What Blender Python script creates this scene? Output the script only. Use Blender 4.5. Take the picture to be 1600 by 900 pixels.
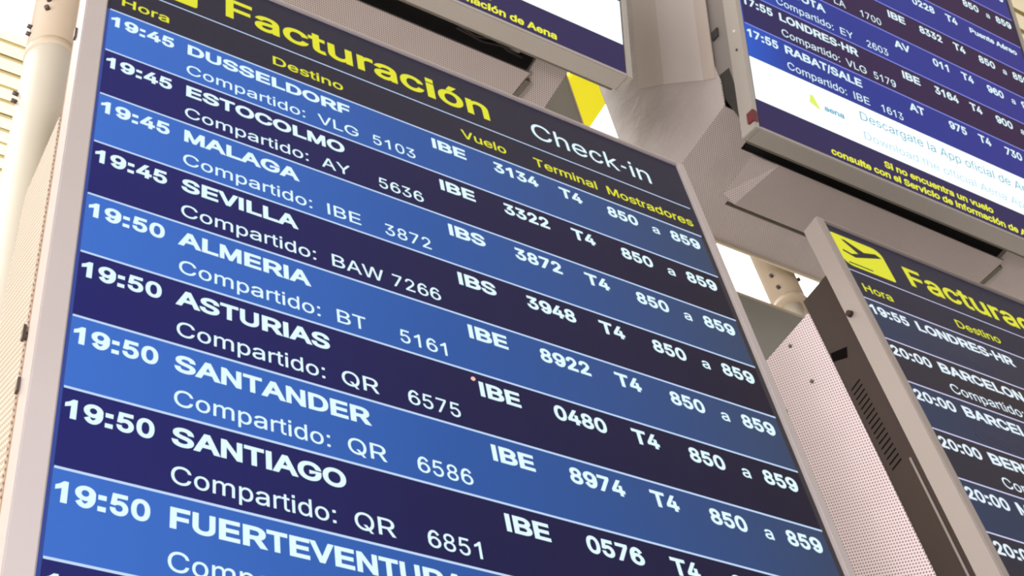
import bpy, bmesh, math, random
from mathutils import Vector, Matrix
from mathutils.geometry import delaunay_2d_cdt

for o in list(bpy.data.objects):
    bpy.data.objects.remove(o)
scene = bpy.context.scene
COL = scene.collection

# ---------------------------------------------------------------- camera, world, light
S = 0.11            # one flight row of a departure board, in metres
Z0 = 3.355          # height above the floor of the first row's top rule

def W(u, v, z):     # board units (right, down, into the wall) -> world metres
    return Vector((u * S, z * S, Z0 - v * S))

cam_d = bpy.data.cameras.new('camera')
cam = bpy.data.objects.new('camera', cam_d)
COL.objects.link(cam)
scene.camera = cam
cam_d.sensor_width = 36.0
cam_d.lens = 36.0 * 2223.2 / 1600.0
cam_d.clip_start = 0.02
cam_d.clip_end = 200
RX = (0.85720304, 0.15169878, -0.49212846)
RY = (0.29336749, 0.64156008, 0.70875678)
RZ = (0.42324751, -0.75192296, 0.50544377)
def d2w(r):
    return Vector((r[0], r[2], -r[1]))
m = Matrix((d2w(RX), -d2w(RY), -d2w(RZ))).transposed().to_4x4()
m.translation = W(-2.26473684, 16.85971538, -9.25748001)
cam.matrix_world = m

world = bpy.data.worlds.new('hall_air')
scene.world = world
world.use_nodes = True
bg = world.node_tree.nodes['Background']
bg.inputs[0].default_value = (0.965, 0.955, 1.03, 1)
bg.inputs[1].default_value = 0.53

def area(name, loc, aim, sx, sy, power, col=(1, 1, 1)):
    l = bpy.data.lights.new(name, 'AREA')
    l.shape = 'RECTANGLE'
    l.size, l.size_y = sx, sy
    l.energy = power
    l.color = col
    o = bpy.data.objects.new(name, l)
    COL.objects.link(o)
    o.location = loc
    o.rotation_euler = (Vector(aim) - Vector(loc)).to_track_quat('-Z', 'Y').to_euler()
    return o
# assumed daylight from an unseen facade on the left, and unseen lamps added
area('assumed_facade_daylight', (-9, -1.5, 3.0), (0.3, 0.2, 3.2), 7, 5, 660, (1.0, 0.97, 1.0))  # facade out of view, assumed from the brighter left-facing sides
area('added_left_lamp', (-1.5, -1.5, 1.5), (0.0, 0.0, 2.4), 0.6, 0.6, 52, (1.0, 0.97, 1.0))  # unseen lamp, added to brighten the centre board's frame toward the lower left
area('added_ceiling_wash', (0.5, 9.0, 3.0), (0.5, 9.0, 9.0), 8, 5, 900, (1.0, 0.97, 0.92))  # uplight out of view, added to brighten the ceiling slats
area('assumed_hall_lamps', (1.0, -9.0, 7.5), (0.7, 0.0, 3.0), 5, 3, 150, (1.0, 0.96, 1.0))  # unseen lamps, assumed behind the camera

scene.view_settings.view_transform = 'Standard'
scene.view_settings.look = 'None'
scene.view_settings.gamma = 1
scene.view_settings.exposure = 0
scene.view_settings.use_curve_mapping = False
scene.cycles.max_bounces = 8

# ---------------------------------------------------------------- materials
def lin(c):
    c = c / 255.0
    return c / 12.92 if c <= 0.04045 else ((c + 0.055) / 1.055) ** 2.4
def rgb(r, g, b):
    return (lin(r), lin(g), lin(b), 1)

def mat(name, col, rough=0.5, metal=0.0, emit=None, estr=1.0, spec=0.5, noise=0.0, nscale=6.0, bump=0.0):
    M = bpy.data.materials.new(name)
    M.use_nodes = True
    nt = M.node_tree
    b = nt.nodes['Principled BSDF']
    b.inputs['Base Color'].default_value = col
    b.inputs['Roughness'].default_value = rough
    b.inputs['Metallic'].default_value = metal
    b.inputs['Specular IOR Level'].default_value = spec
    if emit:
        b.inputs['Emission Color'].default_value = emit
        b.inputs['Emission Strength'].default_value = estr
    if noise or bump:
        tc = nt.nodes.new('ShaderNodeTexCoord')
        n = nt.nodes.new('ShaderNodeTexNoise')
        n.inputs['Scale'].default_value = nscale
        n.inputs['Detail'].default_value = 4
        nt.links.new(tc.outputs['Object'], n.inputs['Vector'])
        if noise:
            r = nt.nodes.new('ShaderNodeMix')
            r.data_type = 'RGBA'
            r.inputs[6].default_value = tuple(c * (1 - noise) for c in col[:3]) + (1,)
            r.inputs[7].default_value = tuple(min(1, c * (1 + noise)) for c in col[:3]) + (1,)
            nt.links.new(n.outputs['Fac'], r.inputs[0])
            nt.links.new(r.outputs[2], b.inputs['Base Color'])
        if bump:
            bm_ = nt.nodes.new('ShaderNodeBump')
            bm_.inputs['Strength'].default_value = bump
            bm_.inputs['Distance'].default_value = 0.01
            nt.links.new(n.outputs['Fac'], bm_.inputs['Height'])
            nt.links.new(bm_.outputs['Normal'], b.inputs['Normal'])
    return M

def perf(name, col, hole, pitch, radius=0.30, rough=0.45, metal=0.0, dents=0.0):
    """sheet metal with a staggered grid of punched holes, laid out in the mesh's own UV (board units)"""
    M = bpy.data.materials.new(name)
    M.use_nodes = True
    nt = M.node_tree
    N, L = nt.nodes, nt.links
    b = N['Principled BSDF']
    b.inputs['Roughness'].default_value = rough
    b.inputs['Metallic'].default_value = metal
    uv = N.new('ShaderNodeUVMap')
    uv.uv_map = 'UVMap'
    def vm(op, a, bb=None):
        n = N.new('ShaderNodeVectorMath')
        n.operation = op
        L.new(a, n.inputs[0])
        if bb is not None:
            n.inputs[1].default_value = bb
        return n
    q = math.sqrt(3)
    sc = vm('MULTIPLY', uv.outputs[0], (1 / pitch, 1 / (pitch * q), 0))
    ds = []
    for off in ((0, 0, 0), (0.5, 0.5, 0)):
        a = vm('ADD', sc.outputs[0], off)
        fr = vm('FRACTION', a.outputs[0])
        su = vm('SUBTRACT', fr.outputs[0], (0.5, 0.5, 0))
        mu = vm('MULTIPLY', su.outputs[0], (1, q, 0))
        ds.append(vm('LENGTH', mu.outputs[0]).outputs['Value'])
    mn = N.new('ShaderNodeMath'); mn.operation = 'MINIMUM'
    L.new(ds[0], mn.inputs[0]); L.new(ds[1], mn.inputs[1])
    mr = N.new('ShaderNodeMapRange')
    mr.interpolation_type = 'SMOOTHSTEP'
    mr.inputs[1].default_value = radius - 0.06
    mr.inputs[2].default_value = radius + 0.06
    L.new(mn.outputs[0], mr.inputs[0])
    nz = N.new('ShaderNodeTexNoise')
    nz.inputs['Scale'].default_value = 1.3
    nz.inputs['Detail'].default_value = 3
    L.new(uv.outputs[0], nz.inputs['Vector'])
    mx0 = N.new('ShaderNodeMix'); mx0.data_type = 'RGBA'
    mx0.inputs[6].default_value = tuple(c * 0.93 for c in col[:3]) + (1,)
    mx0.inputs[7].default_value = tuple(min(1, c * 1.07) for c in col[:3]) + (1,)
    L.new(nz.outputs['Fac'], mx0.inputs[0])
    mx = N.new('ShaderNodeMix'); mx.data_type = 'RGBA'
    mx.inputs[6].default_value = hole
    L.new(mx0.outputs[2], mx.inputs[7])
    L.new(mr.outputs[0], mx.inputs[0])
    L.new(mx.outputs[2], b.inputs['Base Color'])
    if dents:
        bp = N.new('ShaderNodeBump')
        bp.inputs['Strength'].default_value = dents
        bp.inputs['Distance'].default_value = 0.02
        L.new(nz.outputs['Fac'], bp.inputs['Height'])
        L.new(bp.outputs['Normal'], b.inputs['Normal'])
    return M

M_bezel = mat('brushed_beige_aluminium', rgb(190, 180, 177), 0.42, 0.25, noise=0.04, nscale=9)
M_bezel_grey = mat('grey_painted_frame', rgb(176, 168, 158), 0.45, 0.25, noise=0.04, nscale=9)
M_bezel_side = mat('satin_grey_aluminium', rgb(166, 155, 148), 0.42, 0.25, noise=0.04, nscale=9)
M_gasket = mat('black_screen_gasket', rgb(34, 28, 34), 0.5)
M_chassis = mat('brown_black_chassis_steel', rgb(52, 37, 32), 0.5, 0.0, noise=0.08, spec=0.3)
M_slot = mat('vent_slot_black', rgb(12, 8, 7), 0.9, spec=0.05)
M_dark = mat('dark_housing', rgb(46, 42, 38), 0.6)
M_bracket = mat('grey_bracket_steel', rgb(140, 132, 126), 0.45, 0.2)
M_perf_pink = perf('perforated_steel_coarse', rgb(238, 220, 222), rgb(112, 88, 88), 0.058, 0.27)
M_perf_beige = perf('perforated_steel_fine', rgb(208, 196, 190), rgb(108, 95, 90), 0.05, 0.29, dents=0.25)
M_perf_tray = perf('perforated_steel_tray', rgb(194, 181, 174), rgb(112, 98, 92), 0.046, 0.27)
M_sheet = mat('smooth_beige_sheet', rgb(204, 192, 186), 0.45, 0.1, noise=0.05, nscale=3)
M_sheet_tan = mat('smooth_tan_sheet', rgb(192, 178, 166), 0.45, 0.1, noise=0.05, nscale=3)
M_lip = mat('cream_folded_lip', rgb(222, 206, 178), 0.45)
M_rear = mat('grey_green_back_cover', rgb(162, 158, 144), 0.55, noise=0.03, nscale=2)
M_pole = mat('cream_painted_pole', rgb(236, 228, 210), 0.35, noise=0.02)
M_sleeve = mat('tan_shaded_sleeve', rgb(206, 186, 158), 0.4, noise=0.03)  # tan tone puts the left pole's shaded half into the sleeve colour
M_bolt = mat('dark_steel_bolt', rgb(90, 78, 76), 0.35, 0.6)
M_glint = mat('bright_zinc_bolt', rgb(235, 235, 230), 0.2, 0.3)
M_tag = mat('maroon_plastic', rgb(104, 34, 40), 0.45)
M_slat = mat('pale_bamboo_slats', rgb(250, 238, 200), 0.6, noise=0.05, nscale=2)
M_gap = mat('amber_ceiling_void', rgb(214, 196, 140), 0.8)
M_olive = mat('olive_grey_housing', rgb(104, 98, 84), 0.6)
M_recess = mat('tan_shadow_joint', rgb(150, 118, 84), 0.6)
M_void = mat('black_cavity_shade', rgb(24, 21, 20), 0.9)
M_yellow = mat('yellow_painted_steel', rgb(232, 220, 0), 0.5, noise=0.10, nscale=1.2)
M_floor = mat('polished_pale_stone', rgb(204, 200, 200), 0.35, noise=0.06, nscale=1.5)
M_skylight = mat('daylit_skylight_glass', rgb(240, 240, 240), 0.4, emit=(1, 0.98, 0.94, 1), estr=2.2)
M_cable = mat('dark_cable', rgb(58, 50, 52), 0.5)

def glow(name, c, e=1.0, base=None, rough=0.4):
    """a lit display pixel field: gives off its own light, glossy glass in front"""
    return mat(name, base or rgb(10, 9, 14), rough, emit=c, estr=e, spec=0.16)

scene.cycles.filter_width = 2.2

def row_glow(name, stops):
    """row background of the flight list: its own fade plus viewing-angle falloff, painted into the emission from left to right (UV x = rows from the left edge)"""
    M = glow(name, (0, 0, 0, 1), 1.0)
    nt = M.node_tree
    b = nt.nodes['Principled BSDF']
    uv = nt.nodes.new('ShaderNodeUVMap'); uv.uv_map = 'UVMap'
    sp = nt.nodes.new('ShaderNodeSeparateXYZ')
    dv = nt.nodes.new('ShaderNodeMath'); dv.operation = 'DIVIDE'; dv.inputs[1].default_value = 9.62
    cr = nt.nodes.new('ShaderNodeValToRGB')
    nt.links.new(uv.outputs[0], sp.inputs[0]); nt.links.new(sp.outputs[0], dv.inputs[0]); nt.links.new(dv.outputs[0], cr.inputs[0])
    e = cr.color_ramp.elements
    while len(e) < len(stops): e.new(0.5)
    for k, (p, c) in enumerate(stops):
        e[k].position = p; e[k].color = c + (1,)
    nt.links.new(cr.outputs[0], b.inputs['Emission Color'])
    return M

M_perf_left = perf("perforated_steel_left", rgb(206, 190, 174), rgb(120, 98, 78), 0.095, 0.29)
SKY0, SKY1 = 1.0, 3.58
GX0, GX1 = 30.41, 33.32
GLYPH_DATA = r"""
- 453 337,244 337,188 114,188 114,244
/ 249 235,533 71,-76 14,-76 178,533
0 453 227,-7 174,1 130,24 95,62 69,113 53,178 48,254 53,330 69,395 95,447 130,484 174,508 227,516 279,508 323,484 358,447 384,395 400,330 405,254 400,178 384,113 359,62 323,24 279,1|227,50 261,56 290,74 313,103 330,144 340,194 344,254 340,314 330,365 313,405 290,435 261,453 227,460 192,453 163,435 140,405 123,365 113,314 109,254 113,194 123,144 140,103 163,74 192,56
1 453 76,0 76,55 391,55 391,0|276,509 276,0 212,0 212,448 209,448 86,358 86,427 198,509
2 453 64,0 64,47 234,229 261,257 282,282 299,305 311,327 318,348 320,371 317,397 308,419 293,436 273,449 250,457 224,460 196,457 172,447 153,433 139,413 130,390 127,362 66,362 71,405 86,442 111,473 143,496 182,511 225,516 268,511 306,497 337,474 361,445 376,411 381,372 378,345 371,318 357,290 336,259 306,223 267,180 153,60 153,57 389,57 389,0
3 453 218,-7 173,-3 133,10 98,30 70,57 52,91 44,132 109,132 115,107 126,87 144,71 165,59 191,52 219,50 248,53 275,61 297,74 315,93 325,116 329,145 326,172 316,196 299,217 275,234 242,244 201,248 157,248 157,299 288,448 288,452 70,452 70,509 372,509 372,461 211,278 211,289 264,288 308,276 344,253 371,222 387,186 393,145 387,103 370,66 344,36 309,12 266,-2
4 453 40,105 40,158 247,509 311,509 109,166 109,163 413,163 413,105|282,0 282,121 282,146 282,318 343,318 343,0
5 453 221,-7 178,-2 140,11 108,32 83,60 66,93 60,130 122,130 127,108 138,89 154,73 173,60 196,52 221,50 250,53 276,64 298,82 314,104 324,131 328,162 324,193 314,221 297,244 275,262 248,273 218,277 192,275 167,268 145,258 128,246 67,253 96,509 366,509 366,452 151,452 134,301 136,301 155,315 178,325 203,331 229,334 263,330 294,321 321,306 345,285 364,260 379,231 388,199 391,163 385,117 369,76 343,41 309,15 268,-1
6 453 226,-7 182,-1 142,15 109,40 84,74 69,115 64,162 68,199 80,239 102,285 137,340 252,509 322,509 151,261 145,261 165,288 196,307 214,312 235,314 278,309 316,295 346,271 370,240 384,201 389,157 384,112 368,73 343,39 310,14 271,-2|226,48 254,52 279,63 299,79 314,101 324,128 327,157 324,187 314,213 299,235 279,251 254,262 226,265 198,262 174,252 153,235 138,214 128,188 125,158 128,128 138,102 153,79 174,63 198,52
7 453 97,0 323,448 323,452 62,452 62,509 391,509 391,449 165,0
8 453 226,-7 178,-2 136,11 101,33 74,62 57,96 52,135 55,166 65,195 81,220 101,241 125,256 153,265 153,267 119,282 93,308 76,342 70,380 75,417 90,450 114,477 146,498 184,511 226,516 269,511 306,498 337,477 361,450 377,417 382,380 376,342 359,308 333,282 300,267 300,265 327,256 351,241 372,220 387,195 397,166 401,135 395,96 378,62 352,33 317,11 275,-2|226,49 258,52 285,60 307,74 323,91 333,113 337,139 333,165 322,189 305,208 283,223 256,232 226,235 196,232 169,223 147,208 130,189 119,165 115,139 119,113 129,91 145,74 167,60 195,52|226,290 252,292 274,300 293,313 307,330 316,351 319,376 316,399 308,420 294,437 275,449 252,457 226,460 200,457 177,449 159,437 145,420 136,399 133,376 136,351 145,330 159,313 178,300 201,292
9 453 226,516 271,510 310,494 343,468 368,434 384,393 389,347 385,309 373,270 350,224 315,168 200,0 130,0 301,248 307,248 287,221 257,202 218,195 175,199 137,214 106,237 83,269 68,307 64,352 69,397 85,436 110,469 143,494 182,510|226,460 199,457 174,446 154,429 138,407 129,381 125,352 129,322 138,295 154,274 174,257 199,247 226,243 254,247 279,257 299,273 314,295 324,321 327,350 324,381 314,407 299,429 279,446 254,457
: 188 95,-4 78,-1 63,9 53,24 50,41 53,59 63,73 78,83 95,87 113,83 128,73 138,59 141,41 138,24 128,9 113,-1|95,271 78,274 63,284 53,299 50,316 53,334 63,349 78,359 95,362 113,359 128,349 138,334 141,316 138,299 128,284 113,274
A 480 16,0 201,509 276,509 463,0 395,0 287,302 276,334 264,372 250,420 232,478 245,478 228,419 213,371 201,333 191,302 85,0|110,142 110,199 370,199 370,142
B 456 60,0 60,509 241,509 289,504 329,491 359,469 381,442 394,410 398,374 395,344 387,320 373,301 356,286 315,267 315,262 339,257 363,245 385,227 402,203 414,173 418,136 413,100 400,67 377,39 344,18 301,4 247,0|125,57 245,57 296,63 330,80 349,105 355,137 352,161 342,184 327,203 306,218 279,228 248,231 125,231|125,285 238,285 265,288 288,296 308,309 323,326 333,348 336,372 330,403 313,429 283,446 240,452 125,452
C 510 267,-7 205,1 150,25 104,63 70,115 48,179 40,254 48,329 70,393 104,445 150,484 205,508 267,516 305,513 340,504 373,490 402,471 427,447 448,418 463,385 473,348 408,348 401,373 389,395 375,413 357,428 337,440 315,449 267,456 223,450 184,432 150,403 125,364 109,314 103,254 109,194 125,145 151,105 184,76 223,59 267,53 315,60 357,81 375,96 389,114 401,136 408,160 473,160 463,124 448,91 428,62 402,38 373,19 341,5 305,-4
D 502 219,0 96,0 96,57 215,57 272,63 318,81 354,110 379,149 394,198 399,255 394,312 379,361 354,399 320,428 275,446 221,452 93,452 93,509 225,509 294,501 353,478 399,441 433,391 455,329 462,255 455,181 433,119 398,68 351,31 291,8|125,509 125,0 60,0 60,509
E 419 60,0 60,509 372,509 372,452 125,452 125,286 355,286 355,229 125,229 125,57 375,57 375,0
F 410 60,0 60,509 369,509 369,452 125,452 125,278 346,278 346,221 125,221 125,0
G 520 269,-7 205,1 149,25 104,64 69,116 47,179 40,254 47,329 69,393 103,445 149,484 203,508 265,516 304,513 340,504 374,489 403,469 429,445 449,416 465,384 474,349 408,349 387,393 356,427 337,439 315,448 291,454 265,456 222,450 183,432 150,404 125,364 109,314 103,254 109,194 125,145 151,105 184,76 224,59 269,53 309,57 345,71 374,93 396,123 410,160 415,202 434,199 283,199 283,256 478,256 478,200 471,141 451,91 419,50 377,19 326,0
H 517 60,0 60,509 125,509 125,289 392,289 392,509 457,509 457,0 392,0 392,232 125,232 125,0
I 300 31,0 31,57 118,57 118,452 31,452 31,509 269,509 269,452 183,452 183,57 269,57 269,0
L 393 60,0 60,509 125,509 125,57 361,57 361,0
M 628 60,0 60,509 152,509 277,187 287,159 299,123 311,84 322,49 307,49 318,83 330,121 342,158 352,187 476,509 568,509 568,0 504,0 504,291 504,327 505,369 506,413 507,457 513,457 498,409 482,363 467,322 456,291 342,0 286,0 170,291 159,321 145,361 129,408 112,457 119,457 120,416 121,372 122,328 122,291 122,0
N 523 60,0 60,509 136,509 343,183 352,169 363,151 388,107 414,55 405,54 401,108 399,157 399,195 399,509 463,509 463,0 387,0 202,290 177,331 164,354 148,381 130,413 108,452 119,454 122,384 123,354 124,328 125,307 125,291 125,0
O 533 267,-7 205,1 150,25 105,63 70,115 48,179 40,254 48,329 70,393 105,445 150,484 205,508 267,516 329,508 384,484 429,445 464,393 486,329 493,254 486,179 464,115 429,63 384,25 329,1|267,53 310,59 349,76 383,105 408,144 425,194 430,254 425,314 408,365 383,404 349,433 310,450 267,456 223,450 184,433 151,404 125,364 109,314 103,254 109,194 125,144 151,105 184,76 223,59
P 445 60,0 60,509 235,509 289,503 332,487 366,462 390,430 404,391 409,348 404,304 390,265 366,233 332,207 289,191 235,186 109,186 109,242 233,242 269,246 297,256 318,272 333,294 342,319 344,348 342,376 333,402 318,423 297,439 268,449 232,452 125,452 125,0
Q 533 245,159 313,159 369,85 384,65 468,-48 401,-48 346,27 331,46|267,-7 205,1 150,25 105,63 70,115 48,179 40,254 48,329 70,393 105,445 150,484 205,508 267,516 329,508 384,484 429,445 464,393 486,329 493,254 486,179 464,115 429,63 384,25 329,1|267,53 310,59 349,76 383,105 408,144 425,194 430,254 425,314 408,365 383,404 349,433 310,450 267,456 223,450 184,433 151,404 125,364 109,314 103,254 109,194 125,144 151,105 184,76 223,59
R 449 60,0 60,509 236,509 290,504 333,489 367,465 390,433 405,395 409,352 405,309 390,271 367,240 333,217 289,203 236,198 96,198 96,255 234,255 269,258 298,267 319,281 334,300 342,324 345,352 342,380 334,405 319,425 298,440 269,449 233,452 125,452 125,0|353,0 230,229 303,229 428,0
S 447 224,-9 172,-4 128,9 91,31 64,60 46,96 38,137 104,137 110,110 123,88 142,71 166,59 194,52 224,49 257,52 286,60 311,74 329,92 341,114 346,139 342,161 332,179 316,193 296,205 245,222 184,239 128,260 86,289 60,326 52,372 58,413 75,448 102,476 138,498 180,511 227,516 275,511 316,498 351,476 377,449 394,415 401,378 337,378 326,412 302,437 267,453 225,459 194,456 167,448 145,435 129,418 118,398 115,376 119,352 131,334 148,319 169,308 212,293 264,279 312,264 359,238 379,220 395,198 405,171 408,139 403,99 386,64 360,34 323,11 278,-4
T 449 32,452 32,509 417,509 417,452 257,452 257,0 193,0 193,452
U 517 259,-8 203,-2 154,15 114,43 85,80 66,124 60,173 60,509 124,509 124,178 128,144 141,113 160,87 187,68 220,56 259,52 298,56 331,68 357,87 377,113 389,144 393,178 393,509 457,509 457,173 451,124 433,80 403,43 363,15 315,-2
V 480 204,0 16,509 84,509 192,206 203,176 215,137 230,89 248,31 235,31 252,90 267,138 279,176 290,206 395,509 463,509 278,0
W 686 155,0 16,509 82,509 163,196 175,145 187,94 197,40 189,40 200,94 211,145 224,196 306,509 380,509 462,196 474,145 486,94 497,40 488,40 499,94 510,145 523,196 603,509 670,509 530,0 455,0 368,323 351,391 344,431 336,475 350,475 342,433 335,395 318,323 230,0
Y 472 203,0 203,208 16,509 91,509 192,344 222,292 236,264 250,230 224,230 237,265 251,293 280,344 381,509 455,509 268,208 268,0
a 389 160,-9 126,-5 94,5 68,22 48,45 35,73 30,108 34,138 43,161 58,179 78,193 125,211 178,220 209,224 234,227 252,230 265,235 273,243 276,255 276,257 273,279 267,297 256,311 240,322 220,329 196,331 171,329 149,322 132,313 118,301 100,274 41,291 57,322 79,346 104,364 133,375 163,382 194,384 239,379 263,372 286,360 306,343 322,320 333,290 337,251 337,0 277,0 277,52 272,52 252,25 236,12 215,1 190,-6|170,45 202,49 228,59 248,74 263,93 272,115 276,138 276,190 270,186 259,182 231,176 200,171 175,168 134,159 117,150 103,139 95,124 92,105 94,87 102,72 114,61 130,52 149,47
b 424 229,-8 198,-5 172,4 153,17 138,31 118,59 112,59 112,0 53,0 53,509 114,509 114,319 118,319 137,346 152,360 171,373 197,381 229,384 274,378 313,361 345,332 370,293 385,245 390,189 385,133 370,84 346,45 313,16 274,-2|220,47 253,51 279,66 301,88 316,117 325,151 328,189 325,227 316,261 301,290 280,311 253,325 220,330 188,325 161,312 140,291 125,263 116,229 113,189 116,150 125,115 140,86 162,65 188,51
c 396 207,-8 159,-2 117,16 82,46 56,85 40,133 34,187 40,243 56,291 82,330 117,360 159,378 207,384 234,383 260,377 305,356 324,341 340,322 353,301 362,277 303,262 290,289 270,311 242,325 207,330 173,325 145,310 124,287 108,258 99,224 96,187 99,151 108,117 124,89 145,66 173,51 207,46 243,52 271,66 292,89 304,117 363,102 354,78 341,56 325,37 306,21 285,9 261,-1 235,-6
d 424 195,-8 151,-2 111,16 79,45 55,84 39,133 34,189 39,245 55,293 79,332 112,361 151,378 196,384 228,381 253,373 272,360 287,346 306,319 311,319 311,509 372,509 372,0 313,0 313,59 307,59 287,31 272,17 252,4 227,-5|205,47 236,51 263,65 284,86 299,115 309,150 312,189 309,229 300,263 284,291 263,312 237,325 205,330 172,325 145,311 124,290 108,261 99,227 96,189 99,151 109,117 124,88 145,66 172,51
e 404 212,-8 161,-2 117,16 82,46 56,85 40,132 34,187 39,242 55,290 81,329 115,359 157,378 205,384 236,382 266,374 294,361 319,341 341,315 357,282 368,242 371,194 371,169 75,169 75,221 338,221 310,202 307,237 298,269 283,294 263,314 237,326 205,330 173,326 146,313 125,294 109,270 99,241 96,211 96,178 100,139 110,106 128,80 151,61 179,50 212,46 234,48 254,53 271,61 285,73 297,88 306,105 365,91 353,63 335,39 311,19 283,4 249,-5
f 254 228,379 228,327 6,327 6,379|81,0 81,432 84,461 96,486 113,505 135,519 161,527 187,530 222,527 243,521 227,468 215,472 195,474 171,470 154,460 145,443 142,419 142,0
g 425 207,-151 168,-148 134,-140 105,-127 82,-110 64,-91 51,-69 101,-41 122,-66 136,-78 154,-88 178,-95 207,-97 249,-92 282,-75 304,-47 311,-6 311,68 306,68 287,41 272,28 252,16 227,8 195,5 152,10 113,27 80,53 55,90 39,136 34,191 39,246 55,293 80,332 112,361 152,378 196,384 228,382 253,373 273,360 288,346 308,319 313,319 313,379 372,379 372,-9 367,-54 350,-90 324,-117 291,-136 251,-147|205,59 237,63 264,75 285,95 300,121 309,154 312,193 309,231 300,264 285,291 264,312 237,325 205,330 172,325 145,312 124,290 109,262 99,229 96,193 99,155 109,123 124,96 145,76 172,63
h 410 114,227 114,0 53,0 53,509 114,509 114,287 102,287 124,332 152,362 187,379 227,384 264,380 295,369 321,349 341,321 353,285 357,240 357,0 296,0 296,235 290,275 273,304 246,323 210,329 184,326 161,317 141,303 126,283 117,257
i 167 53,0 53,379 114,379 114,0|84,443 67,446 54,455 44,468 41,483 44,499 54,512 67,521 84,524 100,521 114,512 123,499 126,483 123,468 114,455 100,446
j 167 53,379 114,379 114,-30 111,-63 102,-90 86,-113 65,-129 37,-139 4,-143 -10,-143 -10,-87 2,-87 25,-83 40,-72 50,-54 53,-29|83,443 67,446 53,455 44,468 41,483 44,499 53,512 67,521 83,524 100,521 114,512 123,499 126,483 123,468 114,455 100,446
k 381 110,137 110,212 121,212 284,379 360,379 184,199 177,199|53,0 53,509 114,509 114,0|294,0 148,186 191,229 372,0
l 189 139,-2 101,3 74,20 58,47 53,84 53,509 114,509 114,99 115,77 120,62 130,54 146,52 160,53 170,54 181,3 162,-1
m 610 53,0 53,379 112,379 112,295 108,295 118,323 132,346 151,363 172,376 195,384 219,386 257,380 287,361 309,331 321,295 312,295 322,321 337,343 357,361 381,375 407,383 437,386 468,383 497,372 522,354 541,328 553,296 557,255 557,0 496,0 496,254 490,289 473,313 447,326 419,330 395,328 374,320 358,307 345,290 338,270 335,247 335,0 274,0 274,260 269,288 253,311 229,326 199,330 178,328 158,320 140,307 126,289 117,266 114,238 114,0
n 410 114,227 114,0 53,0 53,379 112,379 112,287 102,287 124,332 152,362 187,379 227,384 264,380 295,369 321,349 341,321 353,285 357,240 357,0 296,0 296,235 290,275 273,304 246,323 210,329 184,326 161,317 141,303 126,283 117,257
o 415 207,-8 159,-2 117,16 82,46 56,85 40,133 34,187 40,243 56,291 82,330 117,360 159,378 207,384 256,378 299,360 333,330 359,291 376,243 381,187 376,133 359,85 333,46 299,16 256,-2|207,46 242,51 270,66 292,89 307,117 316,151 319,187 316,224 307,258 292,287 270,310 242,325 207,330 173,325 145,310 124,287 108,258 99,224 96,187 99,151 108,117 124,89 145,66 173,51
p 424 53,-143 53,379 112,379 112,319 118,319 137,346 152,360 171,373 197,381 229,384 274,378 313,361 345,332 370,293 385,245 390,189 385,133 370,84 346,45 313,16 274,-2 229,-8 198,-5 173,4 153,17 138,31 118,59 114,59 114,-143|220,47 253,51 279,66 301,88 316,117 325,151 328,189 325,227 316,261 301,290 280,311 253,325 220,330 188,325 161,312 140,291 125,263 116,229 113,189 116,150 125,115 140,86 162,65 188,51
r 259 53,0 53,379 112,379 112,321 115,321 130,347 152,367 181,380 213,385 229,384 243,384 243,322 239,323 230,324 207,326 182,323 159,315 140,301 126,284 117,262 114,237 114,0
s 365 182,-8 145,-5 112,3 84,18 62,38 45,63 36,94 94,107 105,79 124,60 150,49 181,45 217,50 244,62 262,81 268,103 265,121 254,136 237,147 212,155 149,170 104,186 72,208 53,237 47,274 51,305 65,332 87,354 115,370 149,381 187,384 223,381 254,372 279,358 299,339 314,316 324,290 268,277 258,298 243,316 219,328 187,333 156,329 131,317 114,299 109,277 112,258 124,243 144,232 172,223 229,209 275,194 306,171 325,142 331,107 326,75 312,47 290,24 260,6 223,-5
t 227 204,379 204,327 6,327 6,379|65,471 126,471 126,98 128,76 136,61 150,53 170,50 185,51 202,54 213,2 192,-3 168,-4 125,2 92,21 72,52 65,93
u 410 182,-5 146,-1 115,11 89,31 69,59 57,95 53,139 53,379 114,379 114,144 119,105 137,75 164,56 200,50 226,53 249,62 268,77 283,97 293,122 296,153 296,379 357,379 357,0 298,0 298,92 307,92 286,47 257,17 222,0
v 389 163,0 17,379 84,379 165,155 187,87 206,21 184,21 203,87 224,155 305,379 371,379 226,0
w 567 138,0 23,379 87,379 133,214 143,177 154,137 165,91 175,41 165,41 186,135 206,214 252,379 316,379 362,214 382,136 392,91 402,41 391,41 402,90 413,135 434,214 480,379 545,379 429,0 368,0 319,172 305,225 291,280 277,338 291,338 277,280 263,225 248,172 199,0
é 404 212,-8 161,-2 117,16 82,46 56,85 40,132 34,187 39,242 55,290 81,329 115,359 157,378 205,384 236,382 266,374 294,361 319,341 341,315 357,282 368,242 371,194 371,169 75,169 75,221 338,221 310,202 307,237 298,269 283,294 263,314 237,326 205,330 173,326 146,313 125,294 109,270 99,241 96,211 96,178 100,139 110,106 128,80 151,61 179,50 212,46 234,48 254,53 271,61 285,73 297,88 306,105 365,91 353,63 335,39 311,19 283,4 249,-5|177,429 225,529 293,529 227,429
ó 415 207,-8 159,-2 117,16 82,46 56,85 40,133 34,187 40,243 56,291 82,330 117,360 159,378 207,384 256,378 299,360 333,330 359,291 376,243 381,187 376,133 359,85 333,46 299,16 256,-2|207,46 242,51 270,66 292,89 307,117 316,151 319,187 316,224 307,258 292,287 270,310 242,325 207,330 173,325 145,310 124,287 108,258 99,224 96,187 99,151 108,117 124,89 145,66 173,51|181,429 228,529 297,529 231,429
"""
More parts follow.
